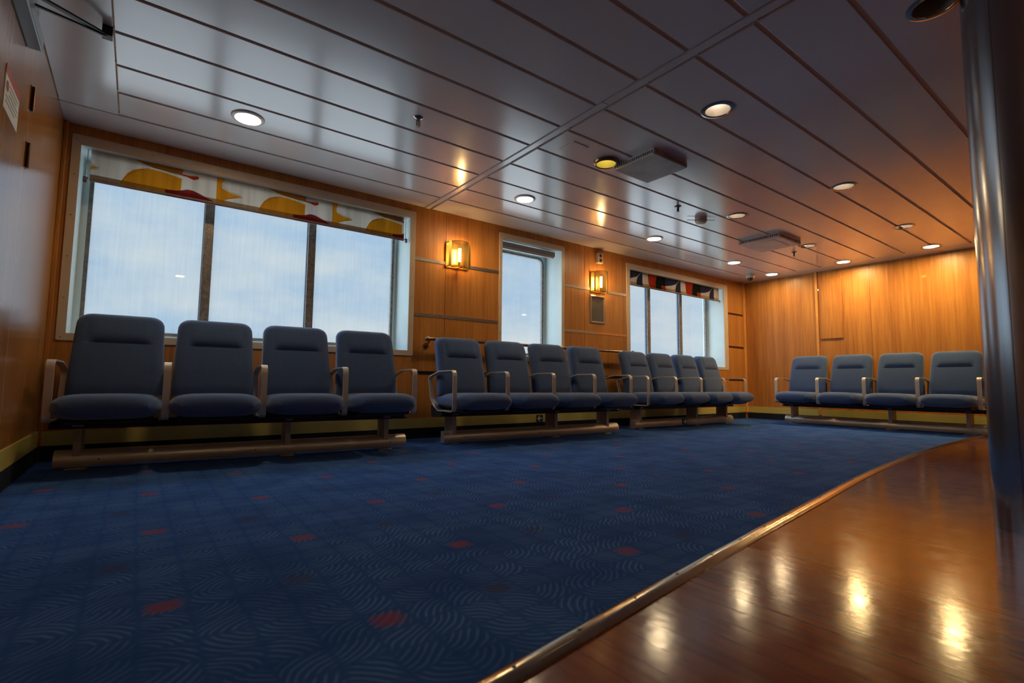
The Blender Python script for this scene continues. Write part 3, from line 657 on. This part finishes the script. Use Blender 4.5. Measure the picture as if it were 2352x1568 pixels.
def bench(label, loc, rz, scale=1.0):
    t = empty('beam_bench', loc, rz); setp(t, label, 'bench', 'rows of four joined blue seats'); t.scale = (scale,) * 3
    L = 4 * PITCH
    for i in range(4):
        c = (i + .5) * PITCH
        if i == 0:
            b = fin('backrest', backrest_bm(), M['chairfab'], t, smooth=True, ang=60); b.location = (c, 0, 0)
            s = fin('seat_cushion', cushion_bm(), M['chairfab'], t, smooth=True, ang=70); s.location = (c, 0, 0)
            bm = newbm()
            pr = [(-.07, .290), (-.04, .262), (.03, .248), (.30, .250), (.37, .275), (.40, .36), (.36, .37), (.34, .30), (-.05, .300)]
            prism_yz(bm, pr, -.185, .185); sh = fin('seat_shell', bm, M['shell'], t, bevel=.006); sh.location = (c, 0, 0)
            # seam welt round the cushion side
            proto = (b, s, sh)
        else:
            for p in proto:
                o = p.copy(); COL.objects.link(o); o.parent = t; o.location = (c, 0, 0)
    a0 = None
    for i in range(5):
        x = i * PITCH
        if a0 is None:
            a0 = fin('armrest', armloop_bm(), M['arm'], t, smooth=True, ang=40, bevel=.0015)
            bm = newbm(); p = Vector((.345, .318)); box(bm, -.021, .021, -.030, .030, -.005, .005)
            for v in bm.verts:
                y, z = v.co.y, v.co.z; an = math.atan2(.083, .12); v.co.y = .318 + y * math.cos(an) - z * math.sin(an); v.co.z = .300 + y * math.sin(an) + z * math.cos(an)
            k0 = fin('clamp_plate', bm, M['arm'], a0, bevel=.002)
            bm = newbm(); cyl(bm, (0, .318, .300), (0, .312, .308), .007, 12); k1 = fin('bolt', bm, M['black'], a0)
            bm = newbm(); prism_yz(bm, roundpoly([(.16, .215), (.36, .205), (.375, .30), (.30, .30), (.20, .262)], .02, 4), -.014, .014); k2 = fin('bracket', bm, M['shell'], a0, bevel=.003)
            a0.location = (x, 0, 0)
        else:
            o = a0.copy(); COL.objects.link(o); o.parent = t; o.location = (x, 0, 0)
            for k in (k0, k1, k2): c_ = k.copy(); COL.objects.link(c_); c_.parent = o
    bm = newbm(); prism_yz(bm, roundpoly([(.175, .214), (.285, .214), (.285, .258), (.175, .258)], .012, 3), .03, L - .03); fin('seat_rail', bm, M['shell'], t)
    p0 = None
    for x in (.104, 1.145, 1.800):
        if p0 is None:
            bm = newbm(); box(bm, -.017, .017, .185, .325, .06, .235); box(bm, -.024, .024, .17, .34, .225, .235)
            box(bm, -.045, .045, .175, .36, 0, .006); box(bm, -.0195, .0195, .20, .325, .0, .07)
            p0 = fin('post', bm, M['post'], t, bevel=.002); p0.location = (x, 0, 0)
        else: o = p0.copy(); COL.objects.link(o); o.parent = t; o.location = (x, 0, 0)
    bm = newbm(); pr = [(.184, .014), (.180, .026), (.180, .050), (.186, .072), (.198, .089), (.216, .099), (.236, .100), (.236, .014)]
    prism_yz(bm, pr, .012, L + .02)
    bmo = fin('floor_beam', bm, M['beam'], t, smooth=True, ang=35)
    for x in (.20, .96, L - .10):
        bm = newbm(); cyl(bm, (x, .178, .050), (x, .186, .050), .004, 10); fin('screw', bm, M['black'], bmo)
    return t
def ref(x, y): return (x, y, 0)
bench('row of four blue seats under the largest window, nearest the wooden door wall', (-.344, 3.375, 0), -math.atan(.052))
bench('second row of four blue seats, in front of the bronze handrail and the narrow window', (1.925, 3.300, 0), -math.atan(.032))
bench('row of four blue seats under the farthest window, with green arrow sign on its base', (4.305, 3.385, 0), 0)
bench('row of four blue seats against the bare end wall, partly behind the steel column', (6.72, 3.235, 0), -PI / 2, 1.028)

# ------------------------------------------------------------ downlights
def downlight(x, y, kind, label, grp=None):
    t = empty('downlight', (x, y, ZC)); setp(t, label, 'ceiling light', grp)
    rimm = {'flush': 'rim', 'cool': 'rimc', 'rec': 'rimc', 'gold': 'rimb'}[kind]
    bm = newbm(); hh = {'flush': .010, 'cool': .006, 'rec': .006, 'gold': .022}[kind]; zi = 0
    lathe(bm, (0, 0, 0), [(.0712, .022), (.0712, -.001), (.0905, -.001), (.0905, -.003), (.086, -hh * .7), (.078, -hh), (.070, -hh), (.068, -hh + .003), (.068, .022), (.0705, .022)], 40); fin('rim', bm, M[rimm], t, smooth=True, ang=50)
    if kind in ('flush', 'cool'):
        bm = newbm(); lathe(bm, (0, 0, 0), [(.001, -.003), (.067, -.003), (.067, .018), (.001, .018)], 40, cap=True); fin('diffuser', bm, M['emit' if kind == 'flush' else 'emitend'], t)
    else:
        dep = .115 if kind != 'cool' else .05
        bm = newbm(); lathe(bm, (0, 0, 0), [(.0695, .005), (.0675, -hh + .004), (.0665, -hh + .004), (.062, .04), (.044, dep), (.045, dep + .004), (.0645, .04)], 40); fin('reflector', bm, M['reflb' if kind == 'gold' else 'refl'], t, smooth=True, ang=60)
        bm = newbm(); lathe(bm, (0, 0, 0), [(.001, dep - .01), (.030, dep - .01), (.034, dep), (.001, dep)], 32, cap=True) ; fin('lamp', bm, M['off' if (x, y) == (2.53, .535) else 'emitend' if kind == 'cool' else ('emit3' if kind == 'gold' else 'emit2')], t)
    return t
LL = {0: 'bright round downlight near the wooden door wall, above the largest window', 1: 'bright round downlight above the narrow window, just past the ceiling strip', 2: 'bright round downlight nearest the left edge of the farthest window',
      3: 'bright round downlight above the right part of the farthest window', 4: 'bright round downlight in the far corner beside the dome camera', 5: 'bright round downlight by the end wall, above its raised wood panel',
      6: 'bright round downlight at the right of the end wall, near the steel column', 7: 'chrome-rimmed recessed downlight just left of the bright one nearest the steel column', 8: 'chrome-rimmed recessed downlight beside the farther ceiling vent',
      9: 'chrome-rimmed recessed downlight to the right of the round smoke detector', 10: 'chrome-rimmed recessed downlight alone on the dark ceiling, right of centre', 11: 'largest recessed downlight, high on the dark ceiling right of the cross strip',
      12: 'brass-rimmed yellow-lit downlight beside the nearer ceiling vent', 13: 'unlit recessed downlight at the very top, beside the steel column'}
for i, (x, y, k) in enumerate(LIGHTS):
    if i in LL: downlight(x, y, k, LL[i])
    else: downlight(x, y, k, 'unseen downlight beyond the right or near edge of the picture', 'unseen downlights beyond the picture edge')

# ------------------------------------------------------------ ceiling vents
def vent(name, x, y, w, d, fine, label):
    t = empty(name, (x, y, ZC)); setp(t, label, 'ceiling vent')
    z0, z1 = -.040, -.0005
    bm = newbm(); zt = -.006
    box(bm, -w / 2 + .014, w / 2 - .014, -d / 2 + .014, d / 2 - .014, z1 - .004, z1); box(bm, -w / 2 + .008, w / 2 - .008, -d / 2 + .008, d / 2 - .008, -.036, -.008)
    fin('core', bm, M['grilled'], t)
    bm = newbm()   # slotted skirt
    box(bm, -w / 2, w / 2, -d / 2, d / 2, -.010, z1 - .0003) if False else None
    for s in (-1, 1):
        box(bm, -w / 2, w / 2, s * d / 2 - .004, s * d / 2 + .004, z0 + .000, z0 + .010); box(bm, -w / 2, w / 2, s * d / 2 - .004, s * d / 2 + .004, -.010, z1)
        box(bm, s * w / 2 - .004, s * w / 2 + .004, -d / 2, d / 2, z0 + .000, z0 + .010); box(bm, s * w / 2 - .004, s * w / 2 + .004, -d / 2, d / 2, -.010, z1)
        n_ = 18
        for i in range(n_ + 1):
            xx = -w / 2 + w * i / n_; yy = -d / 2 + d * i / n_
            box(bm, xx - .0035, xx + .0035, s * d / 2 - .004, s * d / 2 + .004, z0 + .008, -.008); box(bm, s * w / 2 - .004, s * w / 2 + .004, yy - .0035, yy + .0035, z0 + .008, -.008)
    fin('slotted_edge', bm, M['grille'], t)
    bm = newbm()
    if fine:
        n_ = 36
        for i in range(n_ + 1):
            xx = -w / 2 + w * i / n_; box(bm, xx - .0018, xx + .0018, -d / 2, d / 2, z0 - .002, z0 + .001)
            yy = -d / 2 + d * i / n_; box(bm, -w / 2, w / 2, yy - .0018, yy + .0018, z0 - .002, z0 + .001)
    else:
        box(bm, -w / 2, w / 2, -d / 2, d / 2, z0 - .003, z0); box(bm, -w / 2 + .08, w / 2 - .08, -d / 2 + .08, d / 2 - .08, z0 - .006, z0 - .003)
    fin('face_plate', bm, M['grille'], t)
    return t
vent('ceiling_vent', 2.835, 2.19, .36, .335, True, 'nearer square ceiling vent with a fine mesh face, beside the brass downlight')
vent('ceiling_vent', 5.40, 2.62, .48, .42, False, 'farther square ceiling vent with a plain face plate')
# blank plate
t = empty('cover_plate', (2.245, 2.352, ZC)); setp(t, 'thin blank cover plate screwed to the ceiling beside the cross strip', 'cover plate')
bm = newbm(); box(bm, -.069, .069, -.072, .072, -.004, -.0003); fin('plate', bm, M['ceil'], t, bevel=.001)
for sx in (-1, 1):
    for sy in (-1, 1): bm = newbm(); cyl(bm, (sx * .055, sy * .058, -.0055), (sx * .055, sy * .058, -.004), .004, 8); fin('screw', bm, M['steel'], t)
# sprinklers
def sprinkler(x, y, label):
    t = empty('sprinkler', (x, y, ZC)); setp(t, label, 'sprinkler', None)
    bm = newbm(); lathe(bm, (0, 0, 0), [(.001, 0), (.030, 0), (.026, -.005), (.012, -.009), (.010, -.020), (.001, -.020)], 20, cap=True); fin('collar', bm, M['rimc'], t, smooth=True)
    bm = newbm()
    for s in (-1, 1): box(bm, s * .010 - .002, s * .010 + .002, -.003, .003, -.048, -.018)
    box(bm, -.012, .012, -.003, .003, -.050, -.046); cyl(bm, (0, 0, -.046), (0, 0, -.02), .003, 8); fin('frame', bm, M['darkarm'], t)
    bm = newbm(); cyl(bm, (0, 0, -.053), (0, 0, -.050), .014, 14); fin('deflector', bm, M['rimc'], t)
sprinkler(1.252, 2.635, 'small sprinkler head on the ceiling left of the cross strip'); sprinkler(3.72, 2.585, 'small sprinkler head just left of the round smoke detector'); sprinkler(6.07, 2.665, 'small sprinkler head below the farther vent, near the end wall')
# smoke detector with guard bars
t = empty('smoke_detector', (4.16, 2.645, ZC)); setp(t, 'round white smoke detector with side wires on the ceiling', 'smoke detector')
bm = newbm(); lathe(bm, (0, 0, 0), [(.001, 0), (.052, 0), (.054, -.012), (.052, -.034), (.040, -.050), (.020, -.054), (.001, -.055)], 28, cap=True); fin('housing', bm, M['plastic'], t, smooth=True, ang=40)
bm = newbm(); lathe(bm, (0, 0, 0), [(.0525, -.022), (.0545, -.022), (.0545, -.030), (.0525, -.030)], 24); fin('vent_band', bm, M['grilled'], t)
for q_ in (-1, 1):
    bm = newbm(); cyl(bm, (q_ * .105, -q_ * .075, -.018), (q_ * .038, -q_ * .030, -.018), .0028, 8); fin('guard_wire', bm, M['rimc'], t)
# dome camera
t = empty('dome_camera', (6.84, 3.60, ZC)); setp(t, 'small white dome security camera in the far ceiling corner', 'security camera')
bm = newbm(); lathe(bm, (0, 0, 0), [(.001, 0), (.058, 0), (.060, -.020), (.056, -.045), (.048, -.052), (.040, -.052)], 28, cap=True); fin('housing', bm, M['plastic'], t, smooth=True, ang=40)
bm = newbm(); lathe(bm, (0, 0, 0), [(.040, -.052), (.038, -.066), (.028, -.080), (.014, -.088), (.001, -.090)], 24, cap=True); fin('dome', bm, M['dome'], t, smooth=True)

# ------------------------------------------------------------ steel column
bm = newbm(); cx_, cy_, R = 2.507, .287, .162; n = 64
ringz = lambda r, z: [bm.verts.new((r * math.cos(2 * PI * i / n), r * math.sin(2 * PI * i / n), z)) for i in range(n)]
skin(bm, [ringz(R, 0), ringz(R, ZC)])
t = fin('steel_column', bm, M['steelcol'], smooth=True, ang=50); t.location = (cx_, cy_, 0); setp(t, 'tall brushed steel column standing on the varnished wood floor at right', 'column')
bm = newbm(); a = PI + .28; box(bm, R - .0005, R + .0012, -.0012, .0012, .01, ZC - .01)
bmesh.ops.rotate(bm, verts=bm.verts, matrix=Matrix.Rotation(math.radians(158), 3, 'Z')); fin('joint', bm, M['rimc'], t)

# ------------------------------------------------------------ door wall: door, closer, sign
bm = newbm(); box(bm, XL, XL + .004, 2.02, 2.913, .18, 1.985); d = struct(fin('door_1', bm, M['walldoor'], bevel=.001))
for z0, z1 in ((1.625, 1.735), (1.375, 1.485)):
    bm = newbm(); cyl(bm, (XL + .010, 2.917, z0), (XL + .010, 2.917, z1), .0075, 12); box(bm, XL + .0005, XL + .006, 2.895, 2.94, z0, z1); fin('hinge', bm, M['hinge'], d, smooth=True)
t = empty('door_closer', (XL + .004, 2.50, 1.85)); setp(t, 'grey door closer with dark folding arm, at the top of the wooden door', 'door closer')
bm = newbm(); box(bm, 0, .048, -.25, .25, -.030, .030); fin('body', bm, M['closer'], t, bevel=.005)
bm = newbm(); cyl(bm, (.03, .03, .030), (.03, .03, .085), .010, 12); fin('spindle', bm, M['darkarm'], t)
def bar(bm, p0, p1, w_, h_):
    p0, p1 = Vector(p0), Vector(p1); dd = (p1 - p0).normalized(); s = dd.cross(Vector((0, 0, 1))).normalized(); u = s.cross(dd)
    skin(bm, [[bm.verts.new(p + s * a * w_ + u * b * h_) for a, b in ((-1, -1), (-1, 1), (1, 1), (1, -1))] for p in (p0, p1)])
bm = newbm(); bar(bm, (.03, .03, .085), (.245, .285, .152), .010, .004); fin('arm', bm, M['darkarm'], t)
bm = newbm(); bar(bm, (.03, .11, .085), (.245, .285, .146), .006, .004); fin('forearm', bm, M['darkarm'], t)
bm = newbm(); box(bm, .225, .262, .262, .305, .142, .1865); fin('bracket', bm, M['darkarm'], t)
t = empty('notice', (XL + .0045, 2.565, 1.515)); setp(t, 'white paper notice with a red heading, fixed to the wooden door', 'notice')
bm = newbm(); box(bm, 0, .0015, -.125, .125, -.078, .078); fin('sheet', bm, M['white'], t)
bm = newbm(); box(bm, .0015, .0022, -.125, .125, .046, .078); fin('heading', bm, M['redp'], t)
bm = newbm(); cyl(bm, (.0015, -.085, .012), (.0022, -.085, .012), .020, 20); box(bm, .0022, .0026, -.088, -.082, 0, .024); box(bm, .0022, .0026, -.097, -.073, .009, .015); fin('symbol', bm, M['redp'], t)
bm = newbm()
for i, (a, b) in enumerate([(-.05, .10), (-.05, .08), (-.05, .105), (-.10, .10), (-.10, .06)]): box(bm, .0015, .002, a, b, .025 - i * .018, .031 - i * .018)
fin('text_lines', bm, M['greyp'], t)

# ------------------------------------------------------------ wall sconces
def sconce(x, z, label):
    t = empty('wall_sconce', (x, WY, z)); setp(t, label, 'wall lamp', 'brass wall sconces')
    w = .118; h = .118
    bm = newbm(); box(bm, -w, w, -.008, 0, -h, h)
    fin('backplate', bm, M['sconce'], t, bevel=.001)
    bm = newbm()
    for s in (-1, 1):
        for zz in (-h, h): cyl(bm, (s * (w - .006), -.008, zz * .93), (s * (w - .006), -.056, zz * .93), .0035, 8)
    cyl(bm, (0, -.008, -h + .002), (0, -.10, -h + .002), .006, 10); fin('standoffs', bm, M['sconce'], t)
    # side flanges
    for s in (-1, 1):
        bm = newbm(); xa, xb = sorted((s * .088, s * .116)); box(bm, xa, xb, -.060, -.057, -h, h)
        f = fin('flange', bm, M['sconce'], t)
        for zz in (-.105, .105): bm = newbm(); cyl(bm, (s * .106, -.063, zz), (s * .106, -.060, zz), .003, 8); fin('screw', bm, M['black'], f)
    # curved perforated shade
    bm = newbm(); n_ = 18; pts = []
    for i in range(n_ + 1):
        a = -1.12 + 2.24 * i / n_; pts.append((.098 * math.sin(a), -.062 - .098 * (math.cos(a) - math.cos(1.12))))
    grid = [[bm.verts.new((px_, py_, zz)) for px_, py_ in pts] for zz in (-h, h)]
    for i in range(n_): bm.faces.new((grid[0][i], grid[0][i + 1], grid[1][i + 1], grid[1][i]))
    sh = fin('shade', bm, M['perf'], t, smooth=True)
    for zz in (-h, h):
        bm = newbm(); rings = []
        for i, (px_, py_) in enumerate(pts): rings.append([bm.verts.new((px_ + dx, py_ + dx * 0, zz + dz)) for dx, dz in ((0, -.003), (.0, .003))] )
        R_2 = []
        for px_, py_ in pts: R_2.append([bm.verts.new((px_, py_ - .002, zz - .003)), bm.verts.new((px_, py_ - .002, zz + .003)), bm.verts.new((px_, py_ + .002, zz + .003)), bm.verts.new((px_, py_ + .002, zz - .003))])
        bmesh.ops.delete(bm, geom=[v for r in rings for v in r], context='VERTS')
        skin(bm, R_2); fin('shade_edge', bm, M['hinge'], t)
    bm = newbm(); cyl(bm, (0, -.055, -.062), (0, -.055, .062), .0125, 16); fin('bulb', bm, M['bulb'], t, smooth=True)
    bm = newbm(); cyl(bm, (0, -.055, -.10), (0, -.055, -.062), .014, 14); fin('lamp_holder', bm, M['plastic'], t)
    return t
sconce(2.325, 1.648, 'lit brass wall sconce between the largest window and the narrow window')
sconce(4.195, 1.640, 'lit brass wall sconce above the empty grey picture frame')

# socket, frame, handrail, arrow signs, small fittings
t = empty('wall_socket', (4.205, WY, 1.925)); setp(t, 'cream double wall socket just below the ceiling, above a brass sconce', 'socket')
bm = newbm(); box(bm, -.042, .042, -.040, 0, -.058, .058); fin('housing', bm, M['plastic'], t, bevel=.004)
for s in (-1, 1):
    bm = newbm(); cyl(bm, (0, -.0425, s * .027), (0, -.0400, s * .027), .020, 20); so = fin('outlet', bm, M['hinge'], t)
    for q_ in (-1, 1): bm = newbm(); cyl(bm, (q_ * .009, -.0432, s * .027), (q_ * .009, -.0425, s * .027), .003, 8); fin('pin_hole', bm, M['black'], so)
t = empty('picture_frame', (4.188, WY, 1.330)); setp(t, 'empty champagne snap frame with grey backing on the wood wall, under a sconce', 'picture frame')
a = .118; b = .160; fw = .022
bm = newbm(); outer = roundpoly([(-a, -b), (a, -b), (a, b), (-a, b)], .006, 3); mid = roundpoly([(-a + fw / 2, -b + fw / 2), (a - fw / 2, -b + fw / 2), (a - fw / 2, b - fw / 2), (-a + fw / 2, b - fw / 2)], .003, 3); inner = roundpoly([(-a + fw, -b + fw), (a - fw, -b + fw), (a - fw, b - fw), (-a + fw, b - fw)], .001, 3)
mk = lambda P, y: [bm.verts.new((x, y, z)) for x, z in P]
skin(bm, [mk(outer, 0), mk(outer, -.008), mk(mid, -.016), mk(inner, -.008), mk(inner, 0)], cap=False, closed=True); fin('frame', bm, M['frame'], t, smooth=True, ang=30)
bm = newbm(); box(bm, -a + fw - .002, a - fw + .002, -.004, -.0005, -b + fw - .002, b - fw + .002); fin('backing', bm, M['board'], t)
t = empty('handrail', (2.0, WY, .858)); setp(t, 'bronze handrail with ball end on the wall behind the second row of seats', 'handrail')
bm = newbm(); cyl(bm, (0, -.085, 0), (2.70, -.085, 0), .0155, 16); fin('rail', bm, M['rail'], t, smooth=True, ang=50)
for x in (.0, 2.70):
    bm = newbm(); sphere(bm, (x, -.085, 0), .024); fin('end_ball', bm, M['rail'], t, smooth=True, ang=80)
for x in (.03, 2.0, 2.66):
    bm = newbm(); cyl(bm, (x, -.085, -.010), (x, -.02, -.055), .008, 10); cyl(bm, (x, -.02, -.055), (x, 0, -.055), .008, 10); cyl(bm, (x, -.006, -.055), (x, 0, -.055), .026, 18); fin('bracket', bm, M['rail'], t, smooth=True, ang=40)
def arrow(t, s, y):
    bm = newbm(); prism_xz(bm, [(-.028 * s, -.006), (-.028 * s, .006), (.004 * s, .006), (.004 * s, .006)][:3] + [(.012 * s, .006), (.012 * s, -.006)], y - .0006, y)
    prism_xz(bm, [(.032 * s, 0), (.006 * s, .028), (-.006 * s, .028), (.014 * s, 0), (-.006 * s, -.028), (.006 * s, -.028)], y - .0007, y - .00005); fin('arrow', bm, M['white'], t)
t = empty('direction_sign', (3.335, WY - .006, .126)); setp(t, 'small dark green sign with a left arrow on the brass skirting, behind the second row', 'sign')
bm = newbm(); box(bm, -.042, .042, -.002, 0, -.036, .036); fin('plate', bm, M['pgreen'], t); arrow(t, -1, -.002)
t = empty('direction_sign', (5.19, 3.566, .056)); setp(t, 'small dark green sign with a right arrow on the base beam of the third row', 'sign')
bm = newbm(); box(bm, -.042, .042, -.006, 0, -.036, .036); fin('plate', bm, M['pgreen'], t); arrow(t, 1, -.006)
# raised panel on end wall and little white catch
t = empty('wall_panel', (XR, 2.80, 1.52)); setp(t, 'raised rectangular wood panel on the end wall, above the seats', 'wall panel')
bm = newbm(); box(bm, -.014, 0, -.136, .130, -.40, .39); fin('panel', bm, M['wall'], t, bevel=.002)
bm = newbm(); box(bm, -.012, 0, .142, .158, .26, .285); fin('catch', bm, M['white'], t)
